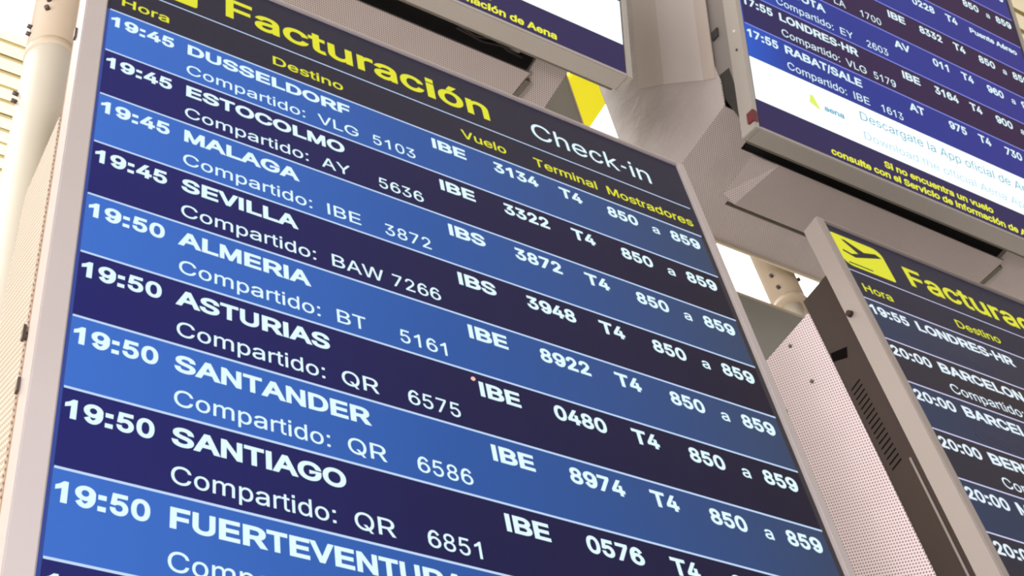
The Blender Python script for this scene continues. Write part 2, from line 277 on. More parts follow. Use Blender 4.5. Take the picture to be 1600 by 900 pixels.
# ---------------------------------------------------------------- lettering
GLYPHS = {}
for line in GLYPH_DATA.strip('\n').split('\n'):
    ch, adv, rest = line.split(' ', 2)
    GLYPHS[ch] = (int(adv), [[tuple(float(k) for k in p.split(',')) for p in lp.split(' ')] for lp in rest.split('|')])
CAP = 509.0
# plain grotesque forms for the letters a flight board draws without serifs or feet
def _ell(cx, cy, rx, ry, a0, a1, n):
    return [(cx + rx * math.cos(math.radians(a0 + (a1 - a0) * k / n)), cy + ry * math.sin(math.radians(a0 + (a1 - a0) * k / n))) for k in range(n + 1)]
def _six():
    bowl = _ell(203, 160, 163, 167, 360, 0, 28)[:-1]
    hole = _ell(206, 160, 99, 113, 0, 360, 24)[:-1]
    arc = _ell(206, 250, 166, 266, 196, 38, 22) + _ell(206, 250, 100, 206, 38, 196, 20)
    return [bowl, hole, arc]
GLYPHS['6'] = (395, _six())
GLYPHS['9'] = (395, [[(406 - x, 508 - y) for x, y in L] for L in _six()])
GLYPHS['I'] = (190, [[(62, 0), (62, 509), (128, 509), (128, 0)]])
GLYPHS['l'] = (160, [[(49, 0), (49, 509), (111, 509), (111, 0)]])
GLYPHS['i'] = (160, [[(49, 0), (49, 370), (111, 370), (111, 0)], [(49, 437), (49, 509), (111, 509), (111, 437)]])
GLYPHS[':'] = (198, [[(62, 0), (62, 72), (134, 72), (134, 0)], [(62, 298), (62, 370), (134, 370), (134, 298)]])
GLYPHS['1'] = (395, [[(190, 0), (190, 398), (150, 364), (78, 330), (78, 392), (145, 435), (212, 509), (254, 509), (254, 0)]])
def widths(s):
    d = {}
    for part in s.split():
        k, w = part.rsplit('=', 1)
        for ch in k:
            d[ch] = int(w)
    return d
ADV_R = widths('-=333 /:=278 0123456789=556 AB=667 C=722 D=722 E=667 F=611 G=778 H=722 I=278 L=556 M=833 N=722 OQ=778 P=667 R=722 S=667 T=611 U=722 V=667 W=944 Y=667 abdeghnopuéó=556 cksv=500 ft=278 ijl=222 m=833 r=333 w=722')
ADV_B = widths('-=333 /=278 :=333 0123456789=556 ABCD=722 E=667 F=611 G=778 H=722 I=278 L=611 M=833 N=722 OQ=778 P=667 R=722 S=667 T=611 U=722 V=667 W=944 Y=667 aceé=556 ksv=556 bdghnopuó=611 ft=333 ijl=278 m=889 r=389 w=778')

def winding(p, loops):
    wn = 0
    for L in loops:
        n = len(L)
        for i in range(n):
            x0, y0 = L[i]; x1, y1 = L[(i + 1) % n]
            if (y0 <= p[1]) != (y1 <= p[1]):
                c = (x1 - x0) * (p[1] - y0) - (p[0] - x0) * (y1 - y0)
                if y1 > y0 and c > 0: wn += 1
                elif y1 <= y0 and c < 0: wn -= 1
    return wn

def offset(L, d):
    n = len(L); out = []
    for i in range(n):
        a, b, c = Vector(L[i - 1]), Vector(L[i]), Vector(L[(i + 1) % n])
        e1, e2 = (b - a).normalized(), (c - b).normalized()
        n1, n2 = Vector((-e1.y, e1.x)), Vector((-e2.y, e2.x))
        s = n1 + n2
        k = s.length
        if k < 0.5:
            mv = n1 * d
        else:
            s.normalize()
            mv = s * (d / max(0.5, s.dot(n1)))
        out.append((b.x + mv.x, b.y + mv.y))
    return out

_gc = {}
def glyph(ch, weight):
    """triangles of one letter with cap height 1; weight = stroke thickening in cap heights"""
    key = (ch, weight)
    if key in _gc: return _gc[key]
    adv, loops = GLYPHS[ch]
    h0 = max(y for L in loops for x, y in L)
    if weight:
        # the outer contours run clockwise: their left side is outside
        big = max(loops, key=lambda L: abs(sum(L[i - 1][0] * L[i][1] - L[i][0] * L[i - 1][1] for i in range(len(L)))))
        area_ = sum(big[i - 1][0] * big[i][1] - big[i][0] * big[i - 1][1] for i in range(len(big)))
        sg = 1 if area_ < 0 else -1
        d = weight * CAP * sg
        loops = [offset(L, d) for L in loops]
        k = CAP / (CAP + 2 * abs(d))
        loops = [[(x, (y + abs(d)) * k) for x, y in L] for L in loops]
    pts, edges = [], []
    for L in loops:
        b0 = len(pts)
        pts += [Vector(p) for p in L]
        edges += [(b0 + i, b0 + (i + 1) % len(L)) for i in range(len(L))]
    vs, _, fs, *_r = delaunay_2d_cdt(pts, edges, [], 0, 1e-4)
    tris = []
    for f in fs:
        c = sum((vs[i] for i in f), Vector((0, 0))) / len(f)
        if winding(c, loops) != 0:
            tris.append(f)
    res = (adv, [(v.x / CAP, v.y / CAP) for v in vs], tris)
    _gc[key] = res
    return res

def text_width(s, cap, bold):
    A = ADV_B if bold else ADV_R
    return sum((278 if c == ' ' else A[c]) for c in s) / 716.0 * cap

# ---------------------------------------------------------------- mesh builder
class Frame:
    """a local frame: origin in board units plus tilt (top leans out) and yaw"""
    def __init__(s, o=(0, 0, 0), tilt=0.0, yaw=0.0):
        s.o = Vector(o)
        s.a = Vector((math.cos(yaw), 0, math.sin(yaw)))
        s.b = Vector((0, math.cos(tilt), math.sin(tilt)))
        s.n = s.a.cross(s.b).normalized()
        s.b = s.n.cross(s.a)
    def __call__(s, u, v, n=0.0):
        p = s.o + s.a * u + s.b * v + s.n * n
        return W(p.x, p.y, p.z)
WALL = Frame()

class MB:
    def __init__(s, frame=WALL):
        s.f = frame
        s.bm = bmesh.new()
        s.uv = s.bm.loops.layers.uv.new('UVMap')
        s.mats = []
    def mi(s, M):
        if M not in s.mats: s.mats.append(M)
        return s.mats.index(M)
    def face(s, pts, M, uvs=None, local=True):
        vs = [s.bm.verts.new(s.f(*p) if local else p) for p in pts]
        try:
            f = s.bm.faces.new(vs)
        except ValueError:
            return None
        f.material_index = s.mi(M)
        if uvs is None and local:
            f.normal_update()
            p = [Vector(q) if len(q) == 3 else Vector((q[0], q[1], 0)) for q in pts]
            nn = Vector((0, 0, 0))
            for i in range(len(p)):
                nn += (p[i] - p[0]).cross(p[(i + 1) % len(p)] - p[0])
            ax = max(range(3), key=lambda i: abs(nn[i]))
            k = [i for i in range(3) if i != ax]
            uvs = [(q[k[0]], q[k[1]]) for q in p]
        if uvs:
            for lp, q in zip(f.loops, uvs): lp[s.uv].uv = q
        return f
    def box(s, u0, u1, v0, v1, n0, n1, M, bev=0.0):
        c = [(u, v, n) for n in (n0, n1) for v in (v0, v1) for u in (u0, u1)]
        Q = [(0, 1, 3, 2), (4, 6, 7, 5), (0, 4, 5, 1), (2, 3, 7, 6), (0, 2, 6, 4), (1, 5, 7, 3)]
        if not bev:
            for q in Q: s.face([c[i] for i in q], M)
            return
        t = bmesh.new()
        vv = [t.verts.new(p) for p in c]
        for q in Q: t.faces.new([vv[i] for i in q])
        bmesh.ops.recalc_face_normals(t, faces=t.faces)
        bmesh.ops.bevel(t, geom=t.edges[:], offset=bev, segments=2, affect='EDGES')
        for f in t.faces: s.face([tuple(v.co) for v in f.verts], M)
        t.free()
    def prism(s, pts, d, M, bev=0.0):
        """polygon pts (local 3-D) extruded by vector d"""
        d = Vector(d)
        p = [Vector(q) for q in pts]
        t = [q + d for q in p]
        s.face([tuple(q) for q in p], M)
        s.face([tuple(q) for q in reversed(t)], M)
        for i in range(len(p)):
            j = (i + 1) % len(p)
            s.face([tuple(p[i]), tuple(t[i]), tuple(t[j]), tuple(p[j])], M)
    def hull(s, low, up, M):
        """solid between two matching polygons"""
        s.face(low, M); s.face(list(reversed(up)), M)
        for i in range(len(low)):
            j = (i + 1) % len(low)
            s.face([low[i], up[i], up[j], low[j]], M)
    def tube(s, path, r, M, seg=24, caps=True):
        rings = []
        P = [Vector(p) for p in path]
        R = r if isinstance(r, (list, tuple)) else [r] * len(P)
        for i, p in enumerate(P):
            d = (P[min(i + 1, len(P) - 1)] - P[max(i - 1, 0)]).normalized()
            x = d.cross(Vector((0.31, 0.17, 0.93)) if abs(d.z) < 0.9 else Vector((1, 0, 0))).normalized()
            y = d.cross(x)
            rings.append([p + (x * math.cos(2 * math.pi * k / seg) + y * math.sin(2 * math.pi * k / seg)) * R[i] for k in range(seg)])
        for a, b in zip(rings, rings[1:]):
            for k in range(seg):
                f = s.face([tuple(a[k]), tuple(a[(k + 1) % seg]), tuple(b[(k + 1) % seg]), tuple(b[k])], M)
                if f: f.smooth = True
        if caps:
            s.face([tuple(q) for q in rings[0]], M); s.face([tuple(q) for q in reversed(rings[-1])], M)
    def text(s, string, u, v, cap, M, bold=False, weight=None, n=-0.004, fit=None):
        """letters with their baseline at v; fit = exact width"""
        A = ADV_B if bold else ADV_R
        wt = (0.055 if bold else 0.0) if weight is None else weight
        sx = 1.0
        if fit: sx = fit / text_width(string, cap, bold)
        x = u
        mi = s.mi(M)
        for ch in string:
            if ch == ' ':
                x += 278 / 716 * cap * sx; continue
            target = A[ch] / 716 * cap * sx
            adv, vs, tris = glyph(ch, wt)
            k = target / (adv / CAP)
            vv = [s.bm.verts.new(s.f(x + p[0] * k, v - p[1] * cap, n)) for p in vs]
            for t in tris:
                try:
                    f = s.bm.faces.new([vv[i] for i in t])
                except ValueError:
                    continue
                f.material_index = mi
            for q in vv:
                if not q.link_faces: s.bm.verts.remove(q)
            x += target
    def build(s, name, parent=None, loc=None):
        bmesh.ops.remove_doubles(s.bm, verts=s.bm.verts, dist=1e-6)
        bmesh.ops.recalc_face_normals(s.bm, faces=s.bm.faces)
        org = world_loc(parent) if parent is not None else (loc or Vector((0, 0, 0)))
        bmesh.ops.translate(s.bm, verts=s.bm.verts, vec=-org)
        me = bpy.data.meshes.new(name)
        s.bm.to_mesh(me); s.bm.free()
        for M in s.mats: me.materials.append(M)
        o = bpy.data.objects.new(name, me)
        COL.objects.link(o)
        if parent is not None: o.parent = parent
        else: o.location = org
        return o

_loc = {}
def world_loc(o):
    p = Vector((0, 0, 0))
    while o is not None:
        p = p + o.location; o = o.parent
    return p

def tag(o, label=None, cat=None, group=None, kind=None):
    if label: o['label'] = label
    if cat: o['category'] = cat
    if group: o['group'] = group
    if kind: o['kind'] = kind
    return o
def thing(name, label, cat, p, group=None):
    o = bpy.data.objects.new(name, None)
    COL.objects.link(o)
    o.empty_display_size = 0.05
    o.location = p
    return tag(o, label, cat, group)

# ---------------------------------------------------------------- the hall
def struct(name, mb, label=None):
    return tag(mb.build(name), label, None, None, 'structure')
f = MB(); f.face([(-8, -12, 0), (14, -12, 0), (14, 16, 0), (-8, 16, 0)], M_floor, local=False)
struct('floor', f)

# slatted bamboo ceiling high above, its slats running along the boards
CZ = 9.2
c = MB()
xs0, xs1 = -8.0, 14.0
def slats(y, y1, step):
    k = 0
    while y < y1:
        z = CZ + 0.006 * math.sin(k * 1.7)
        e = y + step * 0.74
        for q in ([(xs0, y, z), (xs1, y, z), (xs1, e, z), (xs0, e, z)],
                  [(xs0, y, z), (xs1, y, z), (xs1, y, z + 0.03), (xs0, y, z + 0.03)],
                  [(xs0, e, z), (xs1, e, z), (xs1, e, z + 0.03), (xs0, e, z + 0.03)]):
            c.face(q, M_slat, local=False)
        y += step; k += 1
slats(SKY1, 14.0, 0.1)
slats(-6.0, SKY0, 0.1)
for ya, yb in ((-6.0, SKY0), (SKY1, 14.0)):
    c.face([(xs0, ya, CZ + 0.05), (xs1, ya, CZ + 0.05), (xs1, yb, CZ + 0.05), (xs0, yb, CZ + 0.05)], M_gap, local=False)
struct('ceiling', c)
w = MB(); w.face([(xs0, SKY0, CZ - 0.02), (xs1, SKY0, CZ - 0.02), (xs1, SKY1, CZ - 0.02), (xs0, SKY1, CZ - 0.02)], M_skylight, local=False)
struct('window_1', w)

# ---------------------------------------------------------------- display pixels
white = (0.76, 0.97, 1.05, 1)
def palette(tag_, blue, dark, rule, txt, yel, edge):
    return dict(
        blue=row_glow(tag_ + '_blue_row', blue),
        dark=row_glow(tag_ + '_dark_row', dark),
        head=glow(tag_ + '_header', (0.014, 0.013, 0.036, 1), 1.0),
        edge=glow(tag_ + '_edge_line', edge, 1.0),
        rule=glow(tag_ + '_rule', rule, 1.0),
        txt=glow(tag_ + '_white_text', txt, 1.0),
        dim=glow(tag_ + '_faded_text', rgb(70, 68, 92), 0.6),
        yel=glow(tag_ + '_yellow', yel, 1.0),
        ink=glow(tag_ + '_ink', rgb(44, 40, 50), 0.6),
        wht=glow(tag_ + '_banner_white', (0.92, 1.0, 1.0, 1), 1.15),
        foot=glow(tag_ + '_footer', rgb(52, 42, 88), 0.9),
        grey=glow(tag_ + '_banner_teal', rgb(96, 172, 196), 1.0),
        pale=glow(tag_ + '_banner_pale', rgb(176, 216, 232), 1.0),
        lime=glow(tag_ + '_banner_lime', rgb(226, 242, 110), 1.0))
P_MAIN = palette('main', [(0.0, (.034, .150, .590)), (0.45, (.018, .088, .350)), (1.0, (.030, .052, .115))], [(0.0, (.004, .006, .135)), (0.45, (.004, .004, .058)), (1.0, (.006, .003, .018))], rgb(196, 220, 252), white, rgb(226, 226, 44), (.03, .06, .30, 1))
P_SIDE = palette('side', [(0.0, (.022, .036, .085)), (0.3, (.024, .024, .050)), (1.0, (.024, .022, .040))], [(0.0, (.020, .018, .034)), (0.4, (.022, .014, .022)), (1.0, (.020, .012, .02))], rgb(206, 206, 240), (0.78, 0.9, 1, 1), rgb(222, 222, 48), (.02, .02, .05, 1))  # dimmer emission carries this board's steep viewing angle
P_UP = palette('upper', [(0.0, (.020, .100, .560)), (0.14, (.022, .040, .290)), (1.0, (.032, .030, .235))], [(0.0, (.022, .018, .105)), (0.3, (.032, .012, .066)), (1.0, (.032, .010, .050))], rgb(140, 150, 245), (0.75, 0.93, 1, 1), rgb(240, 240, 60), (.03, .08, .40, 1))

DW = 9.62           # display width in rows
def flight_row(F, P, parent, v, shade, time, dest, share=None, code=None, num=None, air=None, no=None, term='T4', c0='850', c1='859', dim=False, remark=None, txt=True):
    mb = MB(F)
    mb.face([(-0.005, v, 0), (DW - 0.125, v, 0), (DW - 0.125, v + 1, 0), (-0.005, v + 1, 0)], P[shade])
    mb.face([(-0.04, v, 0), (-0.005, v, 0), (-0.005, v + 1, 0), (-0.04, v + 1, 0)], P['edge'])
    mb.face([(0.0, v - 0.014, -0.003), (DW - 0.12, v - 0.014, -0.003), (DW - 0.12, v + 0.016, -0.003), (0.0, v + 0.016, -0.003)], P['rule'])
    B, SB = v + 0.388, v + 0.862
    T = P['txt']
    if time: mb.text(time, 0.005, B, 0.245, T, True)
    if dest: mb.text(dest, 1.035, B, 0.245, T, True)
    if share: mb.text(share, 1.03, SB, 0.222, P['dim'] if dim else T, weight=0.008)
    if code: mb.text(code, 2.875, SB, 0.222, T, weight=0.008)
    if num: mb.text(num, 3.675, SB, 0.222, T, weight=0.008)
    if air: mb.text(air, 4.65, B, 0.245, T, True)
    if no: mb.text(no, 5.67 + (4 - len(no)) * 0.19, B, 0.245, T, True)
    if air and term: mb.text(term, 6.8, B, 0.245, T, True)
    if air and remark: mb.text(remark, 7.6, v + 0.40, 0.185, T, True)
    elif air and c0:
        mb.text(c0, 7.64, B + 0.02, 0.245, T, True)
        mb.text('a', 8.455, B + 0.02, 0.20, T, True, weight=0.02)
        mb.text(c1, 8.81, B + 0.02, 0.245, T, True)
    return mb.build('flight_row', parent)

def rounded(u0, v0, u1, v1, r, corners):
    """outline of a sign plate; corners = which of tl,tr,br,bl are strongly rounded"""
    pts = []
    for (cx, cy, a0, nm) in ((u0, v0, 180, 'tl'), (u1, v0, 270, 'tr'), (u1, v1, 0, 'br'), (u0, v1, 90, 'bl')):
        rr = r if nm in corners else r * 0.25
        ox = cx + (rr if cx == u0 else -rr); oy = cy + (rr if cy == v0 else -rr)
        for k in range(6):
            a = math.radians(a0 + 18 * k)
            pts.append((ox + rr * math.cos(a), oy + rr * math.sin(a)))
    return pts

def header(F, P, parent):
    mb = MB(F)
    mb.face([(-0.02, -1.97, 0), (DW - 0.06, -1.97, 0), (DW - 0.06, 0, 0), (-0.02, 0, 0)], P['head'])
    mb.face([(0.0, -0.742, -0.003), (DW - 0.12, -0.742, -0.003), (DW - 0.12, -0.718, -0.003), (0.0, -0.718, -0.003)], P['rule'])
    mb.text('Facturación', 1.53, -1.005, 0.535, P['yel'], True, weight=0.036, fit=4.34)
    mb.text('Check-in', 6.57, -1.045, 0.42, P['txt'], weight=0.004)
    Y = P['yel']
    for s, u, wd in (('Hora', 0.12, 0.68), ('Destino', 2.24, 1.09), ('Vuelo', 5.22, 0.77), ('Terminal', 6.46, 1.15), ('Mostradores', 7.77, 1.66)):
        mb.text(s, u, -0.205, 0.213, Y, weight=0.022, fit=wd)
    h = mb.build('header_strip', parent)
    # the yellow departures pictogram: plate with a rounded top right and bottom left corner
    lg = MB(F)
    o = rounded(0.0, -1.765, 1.165, -0.885, 0.2, ('tr', 'bl'))
    lg.face([(a, b, -0.003) for a, b in o], P['yel'])
    for poly in ([(0.21, -1.645), (0.30, -1.66), (0.665, -1.47), (0.98, -1.58), (1.10, -1.51), (0.36, -1.19), (0.10, -1.27), (0.125, -1.32), (0.31, -1.275), (0.49, -1.355)],
                 [(0.11, -0.985), (0.66, -0.985), (0.66, -0.948), (0.11, -0.948)]):
        lg.face([(a, b, -0.006) for a, b in poly], P['ink'])
    lg.build('departures_pictogram', parent)
    return h

def frame(F, root, M, v0, v1, left, right, top, bottom, depth=0.33, out=0.05):
    """bezel rails around a display: u -left .. DW+right, v0-top .. v1+bottom"""
    u0, u1 = -0.05, DW - 0.03
    for name, a in (('frame_rail', (u0 - left, u0, v0 - top, v1 + bottom)), ('frame_rail', (u1, u1 + right, v0 - top, v1 + bottom)),
                    ('frame_rail', (u0, u1, v0 - top, v0)), ('frame_rail', (u0, u1, v1, v1 + bottom))):
        mb = MB(F)
        mb.box(a[0], a[1], a[2], a[3], -out, depth, M, bev=0.016)
        mb.build(name, root)
    g = MB(F)
    g.box(u0, u1, v0, v1, 0.006, 0.05, M_gasket)
    return g.build('display_panel', root)

# ================================================================ the main departures board
F1 = Frame((0, 0, 0))
main = thing('departure_board', 'large blue departures board at the centre listing flights from DUSSELDORF to FUERTEVENTURA', 'departure board', W(4.8, 14.9, 0.2), 'airport departure boards')
dp = frame(F1, main, M_bezel, -1.98, 14.7, 0.27, 0.15, 0.055, 0.2)
header(F1, P_MAIN, dp)
rows = [('19:45', 'DUSSELDORF', 'VLG', '5103', 'IBE', '3134'), ('19:45', 'ESTOCOLMO', 'AY', '5636', 'IBE', '3322'),
        ('19:45', 'MALAGA', 'IBE', '3872', 'IBS', '3872'), ('19:45', 'SEVILLA', 'BAW', '7266', 'IBS', '3948'),
        ('19:50', 'ALMERIA', 'BT', '5161', 'IBE', '8922'), ('19:50', 'ASTURIAS', 'QR', '6575', 'IBE', '0480'),
        ('19:50', 'SANTANDER', 'QR', '6586', 'IBE', '8974'), ('19:50', 'SANTIAGO', 'QR', '6851', 'IBE', '0576'),
        ('19:50', 'FUERTEVENTURA', None, None, None, None), ('19:50', None, None, None, None, None)]
for i, r in enumerate(rows):
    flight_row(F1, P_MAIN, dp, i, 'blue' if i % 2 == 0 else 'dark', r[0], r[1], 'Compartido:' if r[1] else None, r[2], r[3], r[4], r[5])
rd = MB(F1)
rd.tube([(4.6, 5.13, 0.0), (4.6, 5.13, -0.012)], 0.028, glow('red_status_light', rgb(255, 190, 170), 1.1), 12)
tag(rd.build('status_light', dp), 'tiny pinkish indicator light')
b = MB(F1)
b.box(-0.30, DW + 0.08, -2.0, 14.8, 0.33, 0.47, M_recess)
b.build('back_plate', main)
p = MB(F1)
p.prism([(-0.32, 2.05, 0.46), (-0.32, 2.02, 1.75), (-0.32, 3.2, 1.87), (-0.32, 14.6, 1.9), (-0.32, 14.6, 0.46)], (0.04, 0, 0), M_perf_left)
sp = p.build('perforated_side_panel', main)
for v, n, h in ((5.95, 0.41, 0.10), (6.8, 0.30, 0.09)):
    q = MB(F1)
    q.prism([(-0.325, v - h, n), (-0.325, v + h, n), (-0.325, v + h, n + 0.06), (-0.325, v - h * 0.4, n + 0.06)], (-0.03, 0, 0), M_bolt)
    q.build('clip', sp)
q = MB(F1)
q.box(-0.35, -0.31, 0.40, 0.62, 0.20, 0.26, M_bolt)
q.build('clip', main)

# ================================================================ the lower right board
F2 = Frame((12.59, 0.28, -0.196))
side = thing('departure_board', 'dimmer departures board at the lower right edge listing 19:55 LONDRES-HR and 20:00 BARCELONA', 'departure board', W(17.3, 15.2, 0.1), 'airport departure boards')
dp = frame(F2, side, M_bezel_side, -1.985, 14.7, 0.17, 0.15, 0.05, 0.2)
header(F2, P_SIDE, dp)
for i, r in enumerate([('19:55', 'LONDRES-HR', True), ('20:00', 'BARCELONA', False), ('20:00', 'BARCELONA', True), ('20:00', 'BERLIN', False), ('20:00', 'M', False), ('20:00', None, False)]):
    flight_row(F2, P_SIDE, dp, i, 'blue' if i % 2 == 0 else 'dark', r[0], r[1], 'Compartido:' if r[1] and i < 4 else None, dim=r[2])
ch = MB()
X = 12.365
ch.prism([(X, -0.52, 0.125), (X, -0.52, 0.75), (X, 15.0, 0.62), (X, 15.0, 0.125)], (9.9, 0, 0), M_chassis)
cho = ch.build('chassis', side)
for k in range(17):
    t = k / 16.0
    v = 1.75 + t * 1.75
    n0 = 0.66 - 0.045 * t
    q = MB()
    q.prism([(X + 0.004, v, n0 - 0.02), (X + 0.004, v + 0.03, n0 - 0.02), (X + 0.004, v - 0.0, n0 - 0.25), (X + 0.004, v - 0.03, n0 - 0.25)], (-0.006, 0, 0), M_slot)
    q.build('vent_slot', cho)
q = MB(); q.prism([(X + 0.004, 0.84, 0.70), (X + 0.004, 1.02, 0.72), (X + 0.004, 1.20, 0.44), (X + 0.004, 1.02, 0.36)], (-0.008, 0, 0), M_slot)
q.build('cable_opening', cho)
q = MB(); q.tube([(X, 0.58, 0.02), (X - 0.07, 0.58, 0.02)], [0.06, 0.05], M_chassis, 14)
q.build('lock_knob', side)
q = MB(); q.box(X - 0.012, X + 0.01, 3.6, 14.9, 0.20, 0.235, M_bracket)
q.build('seam_strip', cho)
p = MB()
p.prism([(X - 0.012, -0.22, 0.74), (X - 0.012, -0.27, 3.2), (X - 0.012, 14.8, 3.2), (X - 0.012, 14.8, 0.60)], (0.03, 0, 0), M_perf_pink)
sp = p.build('perforated_side_panel', side)
for v, n in ((-0.01, 1.36), (0.97, 1.25), (0.97, 1.98)):
    q = MB(); q.tube([(X - 0.01, v, n), (X - 0.04, v, n)], 0.032, M_bolt, 10)
    q.build('screw', sp)

# ================================================================ the two upper boards
def upper_board(o, yaw, label, rows, full):
    F = Frame(o, 0.2763, yaw)
    root = thing('departure_board', label, 'departure board', F(4.8, 3.1, 0.2), 'airport departure boards')
    dp = frame(F, root, M_bezel_grey, -13.9, 3.0, 0.13, 0.13, 0.1, 0.09, 0.40, 0.03)
    P = P_UP
    for k, r in rows:
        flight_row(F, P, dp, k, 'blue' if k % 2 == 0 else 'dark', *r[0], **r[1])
    mb = MB(F)
    mb.face([(-0.02, 1.0, -0.001), (DW - 0.06, 1.0, -0.001), (DW - 0.06, 2.22, -0.001), (-0.02, 2.22, -0.001)], P['wht'])
    if full:
        mb.face([(1.50, 1.60, -0.004), (1.56, 1.36, -0.004), (1.64, 1.36, -0.004), (1.79, 1.70, -0.004), (1.70, 1.70, -0.004)], P['lime'])
        mb.text('aena', 1.91, 1.665, 0.165, P['grey'], True, fit=0.56)
        mb.text('Descargate la App oficial de Aena', 2.93, 1.445, 0.25, P['grey'], fit=5.55)
        mb.text('Download the official Aena App', 2.93, 2.0, 0.22, P['pale'], fit=5.05)
    mb.build('app_banner', dp)
    mb = MB(F)
    mb.face([(-0.02, 2.22, -0.001), (DW - 0.06, 2.22, -0.001), (DW - 0.06, 3.0, -0.001), (-0.02, 3.0, -0.001)], P['foot'])
    mb.text('Si no encuentra un vuelo', 3.39, 2.61, 0.185, P['yel'], True, fit=3.22)
    mb.text('consulte con el Servicio de Información de Aena', 1.87, 2.895, 0.185, P['yel'], True, fit=6.15)
    mb.build('notice_strip', dp)
    ch = MB(F)
    ch.box(0.02, DW - 0.1, -13.8, 2.3, 0.42, 0.60, M_dark)
    ch.box(0.0, DW - 0.05, 2.3, 3.02, 0.41, 0.50, M_olive)
    ch.box(-0.10, DW, -13.8, 2.98, 0.395, 0.415, M_bracket)
    cho = ch.build('chassis', root)
    return F, root, cho

UR_O, UR_Y = (13.1385, -8.7924, -0.393), -0.009
R_ = [(0, (('17:55', 'RABAT/SALE', 'Compartido:', 'IBE', '1613', 'AT', '975'), dict(c0='730', c1='732'))),
      (-1, (('17:55', 'LONDRES-HR', 'Compartido:', 'VLG', '5179', 'IBE', '3164'), dict(c0='900', c1='909'))),
      (-2, (('17:55', 'BOGOTA', 'Compartido:', 'EY', '2603', 'AV', '011'), dict(c0='960', c1='969'))),
      (-3, ((None, None, 'Compartido:', 'LA', '1700', 'IBE', '8332'), {})),
      (-4, ((None, None, None, None, None, 'IBE', '0228'), dict(remark='Puente Aéreo'))),
      (-5, ((None, None, None, None, None, 'IBE', None), {})),
      (-6, ((None, None, None, None, None, 'IBE', None), {}))]
FU, up_r, ch_r = upper_board(UR_O, UR_Y, 'departures board at the upper right with 17:55 flights above a white app banner', R_, True)
FC, up_c, ch_c = upper_board((0.35, -8.79, -0.29), 0.0, 'departures board cropped by the top edge, showing only a white banner and yellow notice', [(0, ((None, None), {})), (-1, ((None, None), {}))], False)

# fittings on the left edge of the upper right board
q = MB(FU)
o = rounded(-0.235, 2.62, -0.085, 2.93, 0.06, ('tl', 'tr'))
q.prism([(a, b_, -0.045) for a, b_ in o], (0, 0, 0.16), M_tag)
tag(q.build('corner_tag', up_r), 'maroon plastic tag at the lower left corner of the frame')
for v, M in ((0.22, M_glint), (0.78, M_bolt)):
    q = MB(FU); q.tube([(-0.17, v, 0.16), (-0.205, v, 0.16)], 0.03, M, 10)
    q.build('screw', up_r)
q = MB(FU)
q.prism([(-0.16, -6, 0.36), (-0.16, 1.55, 0.36), (-0.16, 1.35, 0.78), (-0.16, 0.55, 0.95), (-0.16, 0.15, 0.97), (-0.16, -6, 0.97)], (0.04, 0, 0), M_bracket)
q.build('mounting_plate', up_r)
q = MB(FU); q.prism([(-0.17, 1.0, 0.50), (-0.17, 1.55, 0.40), (-0.17, 2.5, 0.40), (-0.17, 1.45, 0.84), (-0.17, 0.95, 0.86)], (0.04, 0, 0), M_dark)
q.build('cable_recess', up_r)
q = MB(FU); q.box(-0.20, -0.15, -0.35, -0.10, 0.66, 0.86, M_dark)
q.build('latch', up_r)

